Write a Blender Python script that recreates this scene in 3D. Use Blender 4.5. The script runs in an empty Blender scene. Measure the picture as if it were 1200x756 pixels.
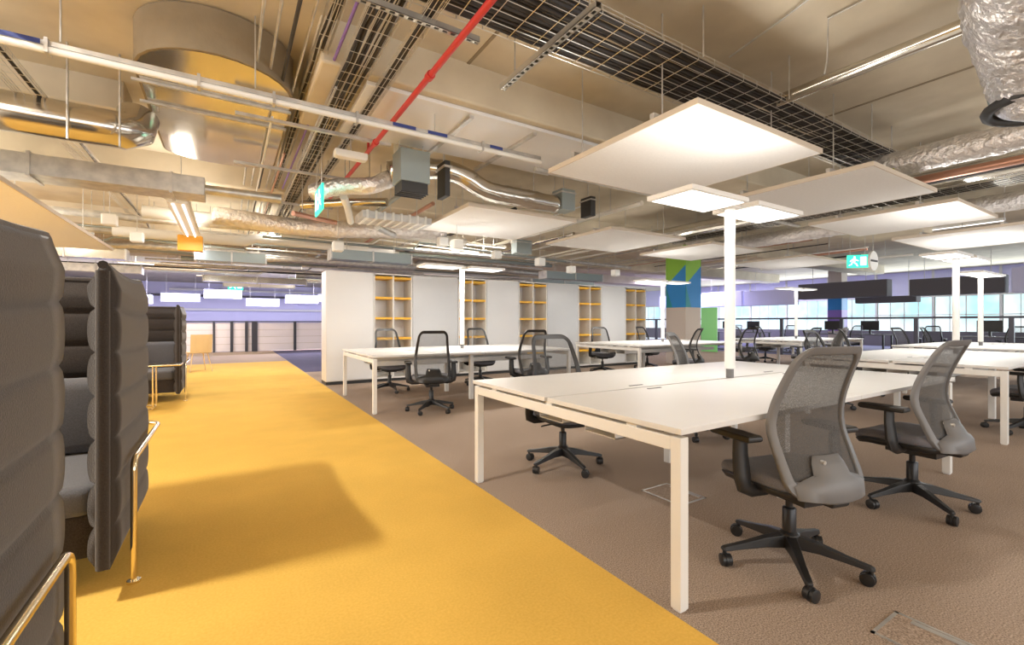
import bpy, math, random
from mathutils import Vector, Matrix
R = math.radians
C = bpy.context.scene.collection
S = bpy.context.scene
random.seed(7)

# ---------------------------------------------------------------- camera, world, lights, exposure
THETA = math.atan(332/534)
cam_d = bpy.data.cameras.new('camera'); cam = bpy.data.objects.new('camera', cam_d); C.objects.link(cam)
cam_d.sensor_width = 36; cam_d.lens = 534/1200*36; cam_d.clip_start = .02; cam_d.clip_end = 200
cam.location = (0, 0, 1.16); cam.rotation_euler = (R(90), 0, -THETA)
S.camera = cam
S.view_settings.view_transform = 'Standard'; S.view_settings.look = 'None'
S.view_settings.gamma = 1; S.view_settings.use_curve_mapping = False
S.view_settings.exposure = 0.27
w = bpy.data.worlds.new('world'); S.world = w; w.use_nodes = True
w.node_tree.nodes['Background'].inputs[0].default_value = (.8, .88, 1, 1)
w.node_tree.nodes['Background'].inputs[1].default_value = 1.0

def area(name, loc, size, power, color=(1, 1, 1), rot=(0, 0, 0)):
    d = bpy.data.lights.new(name, 'AREA'); d.shape = 'RECTANGLE'; d.size, d.size_y = size
    d.energy = power; d.color = color
    o = bpy.data.objects.new(name, d); C.objects.link(o); o.location = loc; o.rotation_euler = rot
    return o
# fill added behind camera and at left; daylight from windows on the right
area('fill_back', (4, -5.8, 1.9), (14, 2.6), 330, (1, .97, .93), (R(90), 0, 0))
area('fill_left', (-6.8, 6, 1.9), (10, 2.4), 420, (1, .96, .9), (R(90), 0, R(-90)))
area('daylight_right', (27.5, 8, 1.7), (22, 2.4), 1000, (.85, .95, 1), (R(90), 0, R(90)))
area('atrium_violet', (2, 24.5, 3.3), (16, 1.5), 2700, (.78, .76, 1))
area('atrium_violet_right', (22, 17, 3.4), (7, 8), 1300, (.66, .62, 1))

# ---------------------------------------------------------------- materials
def mat(name, col, rough=.6, metal=0, noise=None, bump=None, emit=None, spec=.5, alpha=None, sheen=0):
    m = bpy.data.materials.new(name); m.use_nodes = True
    nt = m.node_tree; b = nt.nodes['Principled BSDF']
    b.inputs['Base Color'].default_value = (*col, 1); b.inputs['Roughness'].default_value = rough
    b.inputs['Metallic'].default_value = metal; b.inputs['Specular IOR Level'].default_value = spec
    if sheen: b.inputs['Sheen Weight'].default_value = sheen
    tc = nt.nodes.new('ShaderNodeTexCoord')
    if noise:
        sc, col2, lo, hi = noise[:4]
        n = nt.nodes.new('ShaderNodeTexNoise'); n.inputs['Scale'].default_value = sc; n.inputs['Detail'].default_value = 4
        nt.links.new(tc.outputs['Object'], n.inputs['Vector'])
        r = nt.nodes.new('ShaderNodeValToRGB'); r.color_ramp.elements[0].position = lo; r.color_ramp.elements[1].position = hi
        r.color_ramp.elements[0].color = (*col, 1); r.color_ramp.elements[1].color = (*col2, 1)
        nt.links.new(n.outputs['Fac'], r.inputs['Fac']); out = r.outputs['Color']
        if len(noise) > 4:                        # second, larger-scale mottling
            n2 = nt.nodes.new('ShaderNodeTexNoise'); n2.inputs['Scale'].default_value = noise[4]; n2.inputs['Detail'].default_value = 5
            nt.links.new(tc.outputs['Object'], n2.inputs['Vector'])
            r2 = nt.nodes.new('ShaderNodeValToRGB'); r2.color_ramp.elements[0].position = .3; r2.color_ramp.elements[1].position = .7
            k = noise[5]; r2.color_ramp.elements[0].color = (k, k, k, 1); r2.color_ramp.elements[1].color = (1, 1, 1, 1)
            nt.links.new(n2.outputs['Fac'], r2.inputs['Fac'])
            mx = nt.nodes.new('ShaderNodeMix'); mx.data_type = 'RGBA'; mx.blend_type = 'MULTIPLY'; mx.inputs[0].default_value = 1
            nt.links.new(out, mx.inputs[6]); nt.links.new(r2.outputs['Color'], mx.inputs[7]); out = mx.outputs[2]
        nt.links.new(out, b.inputs['Base Color'])
    if bump:
        n = nt.nodes.new('ShaderNodeTexNoise'); n.inputs['Scale'].default_value = bump[0]; n.inputs['Detail'].default_value = 3
        nt.links.new(tc.outputs['Object'], n.inputs['Vector'])
        bp = nt.nodes.new('ShaderNodeBump'); bp.inputs['Strength'].default_value = bump[1]; bp.inputs['Distance'].default_value = bump[2]
        nt.links.new(n.outputs['Fac'], bp.inputs['Height']); nt.links.new(bp.outputs['Normal'], b.inputs['Normal'])
    if emit:
        b.inputs['Emission Color'].default_value = (*emit[0], 1); b.inputs['Emission Strength'].default_value = emit[1]
    if alpha is not None:                         # woven mesh: fine holes between the threads
        wv = nt.nodes.new('ShaderNodeTexNoise'); wv.inputs['Scale'].default_value = 400
        nt.links.new(tc.outputs['Object'], wv.inputs['Vector'])
        mr = nt.nodes.new('ShaderNodeMapRange'); mr.inputs[1].default_value = .35; mr.inputs[2].default_value = .65
        mr.inputs[3].default_value = max(0, alpha-.2); mr.inputs[4].default_value = min(1, alpha+.2)
        nt.links.new(wv.outputs['Fac'], mr.inputs[0]); nt.links.new(mr.outputs[0], b.inputs['Alpha'])
    return m
M = dict(
 carpet=mat('brown_carpet', (.25, .185, .14), .95, 0, (170, (.60, .47, .37), .36, .68, .9, .88), (420, .35, .003), spec=.1),
 yellow=mat('yellow_carpet', (.76, .455, .085), .95, 0, (90, (.85, .53, .115), .3, .7, 2.2, .9), (420, .3, .002), spec=.1),
 navy=mat('navy_carpet', (.07, .065, .12), .95, 0, (90, (.11, .10, .17), .3, .7), spec=.1),
 concrete=mat('concrete', (.64, .56, .43), .95, 0, (2.2, (.76, .68, .53), .3, .75, .6, .86), (30, .12, .006), spec=.04),
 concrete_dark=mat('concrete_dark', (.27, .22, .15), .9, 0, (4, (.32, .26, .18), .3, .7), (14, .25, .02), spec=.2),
 white=mat('white_painted_metal', (.80, .78, .74), .35),
 worktop=mat('white_laminate', (.74, .72, .69), .42, 0, (2.0, (.71, .69, .66), .3, .7)),
 edge=mat('worktop_edge', (.68, .58, .45), .5),
 raft=mat('acoustic_raft', (.84, .82, .79), .9, 0, (40, (.80, .78, .75), .3, .7), spec=.1),
 raft_edge=mat('raft_edge', (.62, .53, .42), .7),
 wall=mat('white_board', (.80, .79, .78), .3, 0, (1.2, (.76, .76, .76), .3, .7)),
 wall_grey=mat('grey_board', (.62, .62, .62), .25, 0, (1.5, (.58, .58, .58), .3, .7)),
 shelf_bounce=mat('shelf_carpet_bounce', (.90, .50, .04), .5),  # yellow carpet light on the undersides, put into the board colour
 black=mat('black_plastic', (.018, .017, .017), .42),
 blackm=mat('dark_metal', (.03, .03, .032), .35, .4),
 cable=mat('black_cable', (.035, .03, .028), .6),
 grey=mat('grey_plastic', (.17, .166, .166), .5),
 seatfab=mat('grey_seat_fabric', (.13, .13, .15), .9, 0, (260, (.20, .20, .23), .3, .7), (300, .4, .002), sheen=.2),
 mesh=mat('chair_mesh', (.06, .055, .05), .8, alpha=.88, noise=(300, (.10, .092, .085), .3, .7)),
 mesh_dark=mat('dark_chair_mesh', (.07, .07, .07), .8, alpha=.38, noise=(300, (.1, .1, .1), .3, .7)),
 fabric=mat('charcoal_wool', (.032, .025, .021), .95, 0, (240, (.064, .052, .045), .3, .72, 3, .85), (220, .5, .003), spec=.15, sheen=.3),
 fabric_in=mat('grey_wool', (.10, .097, .10), .95, 0, (240, (.15, .147, .155), .3, .72), (220, .5, .003), spec=.15, sheen=.3),
 brass=mat('brass', (.86, .74, .50), .22, 1),
 galv=mat('galvanised_steel', (.66, .64, .60), .42, .7, (9, (.50, .49, .47), .35, .65)),
 galvgloss=mat('polished_duct_steel', (.66, .62, .55), .16, .92, (3, (.55, .52, .46), .35, .65)),
 foil=mat('crumpled_foil', (.90, .88, .87), .42, .85, (14, (.78, .76, .76), .35, .65), (20, .7, .05)),
 red=mat('red_pipe', (.55, .035, .03), .4),
 copper=mat('copper_pipe', (.60, .33, .24), .35, .7),
 blue=mat('blue_label', (.03, .05, .22), .5),
 orange=mat('orange_box', (.85, .40, .03), .5),
 grill=mat('dark_grill', (.05, .05, .05), .6, .3),
 damper=mat('blue_grey_metal', (.32, .37, .37), .4, .5),
 lagging=mat('green_lagging', (.42, .42, .07), .6),
 wire=mat('zinc_wire', (.62, .60, .55), .35, .8),
 lilac=mat('lilac_panel', (.74, .73, .97), .7),
 balus=mat('pale_balustrade', (.88, .80, .84), .5),
 darkrail=mat('dark_rail', (.06, .06, .08), .4, .3),
 charcoal=mat('charcoal_bulkhead', (.13, .12, .13), .8),
 green=mat('green_panel', (.25, .50, .05), .5),
 bluep=mat('blue_panel', (.02, .22, .55), .5),
 teal=mat('teal_panel', (.02, .25, .28), .5),
 purple=mat('purple_panel', (.25, .15, .50), .5),
 plaster=mat('beige_plaster', (.55, .47, .40), .8),
 ply=mat('pale_plywood', (.75, .55, .28), .5),
 leaf=mat('plant_glow_green', (.22, .55, .18), .3, emit=((.3, .9, .25), .1)),  # green glow of lit plants behind glass, put into a panel
 lightface=mat('light_diffuser', (.9, .9, .9), .5, emit=((1, .98, .95), 1.6)),
 tube=mat('lamp_tube', (.9, .9, .9), .5, emit=((.92, .92, 1), 1.3)),
 exitgreen=mat('exit_green', (.02, .6, .4), .4, emit=((.05, .80, .55), .9)),
 exitwhite=mat('exit_white', (.9, .95, .9), .4, emit=((.9, 1, .95), 1.0)),
 plastic=mat('white_plastic', (.80, .79, .75), .4),
 slot=mat('slot_shade', (.02, .02, .02), .8),
)
def window_mat():
    m = bpy.data.materials.new('daylit_glass'); m.use_nodes = True; nt = m.node_tree; b = nt.nodes['Principled BSDF']
    tc = nt.nodes.new('ShaderNodeTexCoord'); n = nt.nodes.new('ShaderNodeTexNoise'); n.inputs['Scale'].default_value = .8
    nt.links.new(tc.outputs['Object'], n.inputs['Vector'])
    r = nt.nodes.new('ShaderNodeValToRGB'); e = r.color_ramp.elements
    e[0].position = .35; e[0].color = (.42, .76, .82, 1); e[1].position = .6; e[1].color = (.85, .95, .97, 1)
    nt.links.new(n.outputs['Fac'], r.inputs['Fac']); nt.links.new(r.outputs['Color'], b.inputs['Emission Color'])
    b.inputs['Emission Strength'].default_value = 1.0; b.inputs['Base Color'].default_value = (.2, .3, .3, 1); b.inputs['Roughness'].default_value = .1
    return m
M['window'] = window_mat()

# ---------------------------------------------------------------- mesh helpers
class MB:
    def __init__(s): s.v = []; s.f = []
    def add(s, v, f):
        o = len(s.v); s.v += [tuple(p) for p in v]; s.f += [[i+o for i in q] for q in f]; return s
    def box(s, a, b, mtx=None):
        x0, x1 = sorted((a[0], b[0])); y0, y1 = sorted((a[1], b[1])); z0, z1 = sorted((a[2], b[2]))
        v = [Vector(p) for p in ((x0,y0,z0),(x1,y0,z0),(x1,y1,z0),(x0,y1,z0),(x0,y0,z1),(x1,y0,z1),(x1,y1,z1),(x0,y1,z1))]
        if mtx: v = [mtx @ p for p in v]
        return s.add(v, [[0,3,2,1],[4,5,6,7],[0,1,5,4],[1,2,6,5],[2,3,7,6],[3,0,4,7]])
    def cbox(s, c, d, mtx=None):
        return s.box([c[i]-d[i]/2 for i in range(3)], [c[i]+d[i]/2 for i in range(3)], mtx)
    def tube(s, pts, r, n=10, closed=False, flat=1.0):
        pts = [Vector(p) for p in pts]; k = len(pts)
        rs = r if isinstance(r, (list, tuple)) else [r]*k
        t0 = (pts[1]-pts[0]).normalized()
        up = Vector((0, 0, 1)) if abs(t0.z) < .9 else Vector((0, 1, 0))
        rings = []
        for i, p in enumerate(pts):
            a = pts[(i-1) % k] if (i > 0 or closed) else p; b = pts[(i+1) % k] if (i < k-1 or closed) else p
            t = (b-a).normalized()
            sx = t.cross(up)
            if sx.length < 1e-4: sx = t.cross(Vector((1, 0, 0)))
            sx.normalize(); u2 = sx.cross(t).normalized(); up = u2
            rings.append([p + (sx*math.cos(2*math.pi*j/n) + u2*math.sin(2*math.pi*j/n)*flat)*rs[i] for j in range(n)])
        v = [q for rg in rings for q in rg]; f = []
        for i in range(k if closed else k-1):
            i2 = (i+1) % k
            for j in range(n): f.append([i*n+j, i*n+(j+1) % n, i2*n+(j+1) % n, i2*n+j])
        if not closed: f += [list(range(n))[::-1], [(k-1)*n+j for j in range(n)]]
        return s.add(v, f)
    def lathe(s, c, prof, n=20):
        v = []; f = []; m = len(prof)
        for r, z in prof:
            for j in range(n): v.append((c[0]+r*math.cos(2*math.pi*j/n), c[1]+r*math.sin(2*math.pi*j/n), c[2]+z))
        for i in range(m-1):
            for j in range(n): f.append([i*n+j, i*n+(j+1) % n, (i+1)*n+(j+1) % n, (i+1)*n+j])
        f += [list(range(n))[::-1], [(m-1)*n+j for j in range(n)]]
        return s.add(v, f)
    def prism(s, poly, z0, z1, mtx=None):
        n = len(poly); v = [Vector((x, y, z0)) for x, y in poly]+[Vector((x, y, z1)) for x, y in poly]
        if mtx: v = [mtx @ p for p in v]
        return s.add(v, [list(range(n))[::-1], [n+i for i in range(n)]]+[[i, (i+1) % n, n+(i+1) % n, n+i] for i in range(n)])
    def rings(s, rings, caps=True, closed=False):
        n = len(rings[0]); v = [p for r in rings for p in r]; f = []; m = len(rings)
        for i in range(m if closed else m-1):
            i2 = (i+1) % m
            for j in range(n): f.append([i*n+j, i*n+(j+1) % n, i2*n+(j+1) % n, i2*n+j])
        if caps and not closed: f += [list(range(n))[::-1], [(m-1)*n+j for j in range(n)]]
        return s.add(v, f)
    def build(s, name, m, parent=None, smooth=False, bevel=0, seg=2, sub=0):
        me = bpy.data.meshes.new(name); me.from_pydata(s.v, [], s.f); me.update()
        me.materials.append(M[m] if isinstance(m, str) else m)
        if smooth: me.polygons.foreach_set('use_smooth', [True]*len(me.polygons))
        o = bpy.data.objects.new(name, me); C.objects.link(o)
        if parent: o.parent = parent
        if bevel:
            b = o.modifiers.new('bevel', 'BEVEL'); b.width = bevel; b.segments = seg; b.limit_method = 'ANGLE'
        if sub: u = o.modifiers.new('sub', 'SUBSURF'); u.levels = u.render_levels = sub
        return o
def smooth_angle(o, deg=40):
    me = o.data
    me.polygons.foreach_set('use_smooth', [True]*len(me.polygons))
    me.set_sharp_from_angle(angle=R(deg))
    return o
def tag(o, label=None, cat=None, group=None, kind=None):
    if label: o['label'] = label
    if cat: o['category'] = cat
    if group: o['group'] = group
    if kind: o['kind'] = kind
    return o
def empty(name, loc=(0, 0, 0), rz=0):
    o = bpy.data.objects.new(name, None); C.objects.link(o); o.location = loc; o.rotation_euler = (0, 0, rz)
    o.empty_display_size = .1; return o
def copy_tree(o, parent=None):
    kids = list(o.children); c = o.copy(); C.objects.link(c)
    if parent: c.parent = parent
    for ch in kids: copy_tree(ch, c)
    return c
def arc(c, r, a0, a1, n, plane='xy'):
    out = []
    for i in range(n+1):
        a = R(a0+(a1-a0)*i/n); p, q = r*math.cos(a), r*math.sin(a)
        out.append(Vector(c)+(Vector((p, q, 0)) if plane == 'xy' else Vector((p, 0, q)) if plane == 'xz' else Vector((0, p, q))))
    return out
def struct(name, mb, m, **k): return tag(mb.build(name, m, **k), kind='structure')
def rod(p, z1=3.6, r=.006, name='hanger_rod', parent=None):
    return smooth_angle(MB().tube([p, (p[0], p[1], z1)], r, 6).build(name, 'galv', parent))
def zcyl(c, r, h, n=12): return MB().lathe(c, [(r, 0), (r, h)], n)

# ---------------------------------------------------------------- the setting
struct('floor', MB().box((1.5, -6, -.1), (32, 22, 0)), 'carpet')
struct('floor_walkway', MB().box((-7, -6, -.1), (1.5, 15.3, 0)), 'yellow')
struct('floor_far', MB().box((-7, 15.3, -.1), (1.5, 21.1, 0)), 'carpet')
struct('floor_navy', MB().box((1.52, 11.6, 0), (6.5, 21.0, .004)), 'navy')
struct('floor_atrium_side', MB().box((17.1, -6, 0), (32, 22, .004)), 'navy')
struct('ceiling', MB().box((-7, -6, 3.6), (32, 36, 3.9)), 'concrete')
for i, (x0, x1, y0, y1, z) in enumerate([(.62, 14, 3.86, 5.2, 3.23), (-7, -.9, 6.0, 6.5, 3.3), (-7, 24, 8.2, 8.9, 3.25), (-7, 24, 12.6, 13.3, 3.2), (-7, 24, 17.2, 18, 3.2)]):
    struct('trim_%d' % (i+1), MB().box((x0, y0, z), (x1, y1, 3.62)), 'concrete', bevel=.02)
struct('wall_left', MB().box((-7.1, -6, 0), (-7, 36, 3.6)), 'plaster')
wb = MB().box((-7, -6.1, 0), (32, -6, .6)).box((-7, -6.1, 3.2), (32, -6, 3.6)); struct('wall_behind', wb, 'wall')
struct('wall_back', MB().box((-7, 34, -1), (32, 34.1, 3.6)), 'lilac')
for i, (z, x0) in enumerate([(1.9, -7), (2.35, 4), (2.75, -7), (3.1, -3)]): struct('trim_%d' % (20+i), MB().box((x0, 33.7, z), (x0+22, 34.0, z+.12)), ['wall', 'lilac', 'charcoal', 'wall'][i])
struct('wall_right', MB().box((31.9, -6, 0), (32, 34, 3.6)), 'plaster')
struct('floor_atrium_far', MB().box((-7, 26, -.6), (32, 34, -.5)), 'navy')
# slab joints cut into the ceiling soffit
for i, (a, b) in enumerate([((1.9, -6), (1.93, 3.86)), ((6.0, -6), (6.03, 3.86))]):
    struct('trim_%d' % (i+10), MB().box((a[0], a[1], 3.592), (b[0], b[1], 3.6)), 'concrete_dark')

# ---------------------------------------------------------------- task chair
def back_y(z):      # side profile of the backrest
    P = [(.38, -.225), (.46, -.215), (.56, -.175), (.68, -.13), (.79, -.135), (.92, -.18), (1.07, -.25)]
    if z <= P[0][0]: return P[0][1]
    for i, ((a, ya), (b, yb)) in enumerate(zip(P, P[1:])):
        if z <= b or i == len(P)-2:
            t = (z-a)/(b-a); m0 = (P[i+1][1]-P[max(0, i-1)][1])/(P[i+1][0]-P[max(0, i-1)][0]); j = min(len(P)-1, i+2); m1 = (P[j][1]-ya)/(P[j][0]-a); h = b-a
            return (2*t**3-3*t*t+1)*ya+(t**3-2*t*t+t)*h*m0+(-2*t**3+3*t*t)*yb+(t**3-t*t)*h*m1
def back_w(z): return .232 - .052*max(0, min(1, (z-.70)/.37))
NB = 80
def outline(i, k):
    # rounded rectangle in a unit square, inset by k metres
    hx, hz_, rc = .215-k, .29-k, max(.012, .075-k); per = []
    seg = [(hx-rc, hz_-rc, 0), (-(hx-rc), hz_-rc, 90), (-(hx-rc), -(hz_-rc), 180), (hx-rc, -(hz_-rc), 270)]
    q = i // 20; j = i % 20; cx, cz, a0 = seg[q]
    if j < 10: a = R(a0+90*j/9); return cx+rc*math.cos(a), cz+rc*math.sin(a)
    n = seg[(q+1) % 4]; t = (j-9)/11; a = R(a0+90)
    x0, z0 = cx+rc*math.cos(a), cz+rc*math.sin(a); x1, z1 = n[0]+rc*math.cos(a), n[1]+rc*math.sin(a)
    return x0+(x1-x0)*t, z0+(z1-z0)*t
def back_surf(x, zz, off=0.0):
    z = .73+zz*1.13; x = x/.215*back_w(z)
    return Vector((x, back_y(z)+.04*(x/.22)**2+off, z))
def back_pt(i, k, off=0.0): return back_surf(*outline(i, k), off)
def make_chair(mesh='mesh', frame='grey'):
    root = empty('office_chair'); 
    hub = MB().lathe((0, 0, 0), [(.03, .085), (.045, .09), (.045, .15), (.03, .165)], 16)
    for k in range(5):
        a = R(90+72*k); d = Vector((math.cos(a), math.sin(a), 0)); s_ = Vector((-d.y, d.x, 0)); rg = []
        for t, wd, zt, zb in ((.03, .030, .150, .090), (.12, .024, .135, .09), (.22, .019, .108, .078), (.31, .017, .088, .066), (.325, .012, .082, .070)):
            rg.append([d*t+s_*wd+Vector((0, 0, zb)), d*t+s_*wd*.75+Vector((0, 0, zt)), d*t-s_*wd*.75+Vector((0, 0, zt)), d*t-s_*wd+Vector((0, 0, zb))])
        hub.rings(rg)
    hub.build('star_base', 'black', root, bevel=.004)
    for k in range(5):
        a = R(90+72*k); d = Vector((math.cos(a), math.sin(a), 0)); b = a+R(50+40*k); e = Vector((math.cos(b), math.sin(b), 0)); q = Vector((-e.y, e.x, 0))
        c = d*.31 + Vector((0, 0, .029)) + e*.012; mb = MB()
        for sg in (-1, 1):
            p = c+q*.015*sg; mb.tube([p-q*.009, p-q*.007, p+q*.007, p+q*.009], [.022, .028, .028, .022], 16)
        mb.tube([c-q*.006, c+q*.006], .031, 12); mb.tube([d*.31+Vector((0, 0, .03)), d*.31+Vector((0, 0, .075))], .009, 8)
        smooth_angle(mb.build('castor', 'black', root))
    smooth_angle(MB().lathe((0, 0, 0), [(.030, .14), (.030, .27), (.026, .275), (.016, .277), (.016, .35)], 16).build('gas_stem', 'blackm', root))
    MB().cbox((0, -.02, .36), (.17, .26, .05)).tube([(.08, .05, .36), (.2, .06, .355), (.23, .06, .35)], .007, 6).build('tilt_mechanism', 'black', root, bevel=.008)
    # seat cushion: rounded slab with a waterfall front
    def ring(k, z, n=40):
        out = []
        for j in range(n):
            t = 2*math.pi*j/n; ca, sa = math.cos(t), math.sin(t)
            x = .245*k*math.copysign(abs(ca)**.55, ca); y = .015+.245*k*math.copysign(abs(sa)**.55, sa)
            out.append(Vector((x, y, z-(.035*max(0, (y-.12)/.14)**2)+.012*(x/.24)**2)))
        return out
    MB().rings([ring(.72, .372), ring(.93, .385), ring(1.0, .417)]).build('seat_pan', 'black', root, smooth=True)
    MB().rings([ring(.97, .417), ring(1.0, .428), ring(1.0, .450), ring(.95, .467), ring(.75, .472), ring(.3, .465)]).build('seat', 'seatfab', root, smooth=True)
    # backrest frame ring
    outr = []
    for j in range(NB):
        zz = outline(j, 0)[1]; wd = .034+.020*max(0, -zz/.29)**4
        outr.append([back_pt(j, 0, -.008), back_pt(j, .004, -.015), back_pt(j, wd-.005, -.013), back_pt(j, wd, -.006), back_pt(j, wd, .008), back_pt(j, .004, .010)])
    smooth_angle(MB().rings(outr, closed=True).build('back_frame', frame, root), 50)
    rows = []
    for i in range(17):
        zz = -.262+.524*i/16; lim = .186
        if abs(zz) > .235: lim -= .035*((abs(zz)-.235)/.03)**2
        rows.append([back_surf(-lim+2*lim*j/12, zz) for j in range(13)])
    mm = MB(); mm.add([p for r_ in rows for p in r_], [[i*13+j, i*13+j+1, (i+1)*13+j+1, (i+1)*13+j] for i in range(16) for j in range(12)])
    mm.build('back_mesh', mesh, root, smooth=True)
    # back carrier: low band with a raised middle
    rg = []
    for z, wd, t in ((.39, .10, .03), (.405, .19, .045), (.46, .20, .045), (.485, .15, .045), (.50, .10, .04), (.545, .09, .035), (.575, .075, .02)):
        ring = []
        for j in range(9): x = -wd+2*wd*j/8; ring.append(Vector((x, back_y(z)+.04*(x/.22)**2-.012, z)))
        for j in range(9): x = wd-2*wd*j/8; ring.append(Vector((x, back_y(z)+.04*(x/.22)**2-.012-t*(1-.7*(x/wd)**4), z)))
        rg.append(ring)
    smooth_angle(MB().rings(rg).build('back_carrier', frame, root), 60)
    tag(smooth_angle(MB().tube([(-.055, -.17, .555), (-.055, -.222, .555)], .009, 12).build('screw_cap', 'wire', root)), 'small shiny round screw cap')
    MB().box((-.05, -.25, .365), (.05, -.1, .40)).box((-.05, -.255, .37), (.05, -.215, .45)).build('back_bar', 'black', root, bevel=.01)
    for sx in (-1, 1):
        x = .295*sx
        a = MB().tube([(.16*sx, -.02, .39), (.25*sx, -.02, .39), (.29*sx, -.02, .41), (x, -.01, .46), (x, 0, .56), (x, 0, .63)], [.018, .018, .022, .024, .021, .020], 10, flat=1.7)
        ar = smooth_angle(a.build('armrest', 'black', root))
        MB().rings([[Vector((x+px*k, .02+py*k, z)) for px, py in ((-.04, -.11), (.04, -.11), (.045, 0), (.04, .13), (0, .145), (-.04, .13), (-.045, 0))] for k, z in ((.9, .625), (1, .633), (1, .648), (.93, .656))]).build('arm_pad', 'black', ar, bevel=.004)
    return root
chair0 = make_chair(); chair1 = make_chair('mesh_dark', 'black')
used = {0: False, 1: False}
def put_chair(x, y, face, label, group, kind=1, name='office_chair'):
    src = (chair0, chair1)[kind]
    o = copy_tree(src) if used[kind] else src
    used[kind] = True
    o.location = (x, y, .004 if (x > 1.52 and y > 11.6) else 0); o.rotation_euler = (0, 0, R(face)); tag(o, label, 'chair', group); return o
# face 0 looks towards +Y
put_chair(2.285, 1.155, -14, 'grey mesh-back office chair nearest the camera, tucked at the near bench desk', 'office chairs at the near bench', 0)
put_chair(3.70, 1.12, -4, 'grey mesh-back office chair at the near bench, further right, by the end leg', 'office chairs at the near bench', 0)
put_chair(2.30, 2.92, 172, 'black mesh chair behind the near white bench, its wheeled base seen under the worktop', 'office chairs at the near bench', 1)
put_chair(4.05, 3.0, 205, 'grey-backed chair across the near bench, just left of its lamp pole', 'office chairs at the near bench', 0)
put_chair(2.25, 5.62, -14, 'black mesh chair on the aisle side of the left far bench, nearest its end legs', 'office chairs at the left far bench')
put_chair(3.80, 5.62, -8, 'black mesh chair half hidden behind another at the left far bench', 'office chairs at the left far bench')
put_chair(2.30, 7.60, 182, 'black mesh chair between the bench and the storage wall, at the left end', 'office chairs at the left far bench')
put_chair(4.02, 7.60, 178, 'black mesh chair between the bench and storage wall, right of the thin lamp pole', 'office chairs at the left far bench')
put_chair(7.25, 7.75, 160, 'black mesh chair turned sideways before the last white storage panel', 'office chairs at the middle far bench')
put_chair(7.3, 5.5, 20, 'dark chair on the near side of the middle far bench, before the mural column', 'office chairs at the middle far bench')
put_chair(8.9, 5.4, -10, 'dark chair at the right end of the middle far bench, beside the near lamp pole', 'office chairs at the middle far bench')
put_chair(8.9, 7.9, 190, 'dark chair across the middle far bench, left of the mural column', 'office chairs at the middle far bench')
put_chair(7.0, 3.05, 180, 'dark chair on the far side of the right bench, under its worktop', 'office chairs at the right bench')
put_chair(8.6, 3.3, 200, 'black chair behind the right bench, left of the two lamp poles', 'office chairs at the right bench')
put_chair(9.1, 3.9, 40, 'grey-backed chair turned away, behind the right bench', 'office chairs at the right bench', 0)
put_chair(7.1, 1.2, 0, 'dark chair at the right edge, tucked into the right bench', 'office chairs at the right bench')
put_chair(10.6, 5.0, -5, 'black mesh chair before the far bench with the thin lamp pole', 'office chairs at the far bench')
put_chair(11.6, 4.9, 30, 'grey-backed chair at the far bench, right of the black mesh one', 'office chairs at the far bench', 0)
put_chair(12.2, 7.5, 170, 'dark chair across the far bench, left of its lamp pole', 'office chairs at the far bench')
put_chair(13.5, 7.5, 190, 'dark chair across the far bench near its right end', 'office chairs at the far bench')
put_chair(11.4, 1.3, 10, 'dark chair at the farthest right bench, against the frame edge', 'office chairs at the farthest right bench')
put_chair(12.0, 3.7, 170, 'dark chair behind the farthest right bench, left of its lamp pole', 'office chairs at the farthest right bench')
put_chair(13.2, 3.6, 185, 'dark chair behind the farthest right bench, right of its lamp pole', 'office chairs at the farthest right bench')
for i, (x, y, f_) in enumerate([(18.6, 3.4, 80), (18.8, 5.2, 100), (19.0, 7.4, 70), (19.1, 9.6, 110), (19.2, 12.0, 90), (18.6, 13.6, 60)]):
    put_chair(x, y, f_, 'dark chair seen through the glass beyond the dark balustrade, %s' % ['at the far right', 'right of the grey-pink lamp poles', 'left of the paired lamp poles', 'right of the small blue column', 'left of the small blue column', 'beside the green panel'][i], 'chairs beyond the balustrade')

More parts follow.
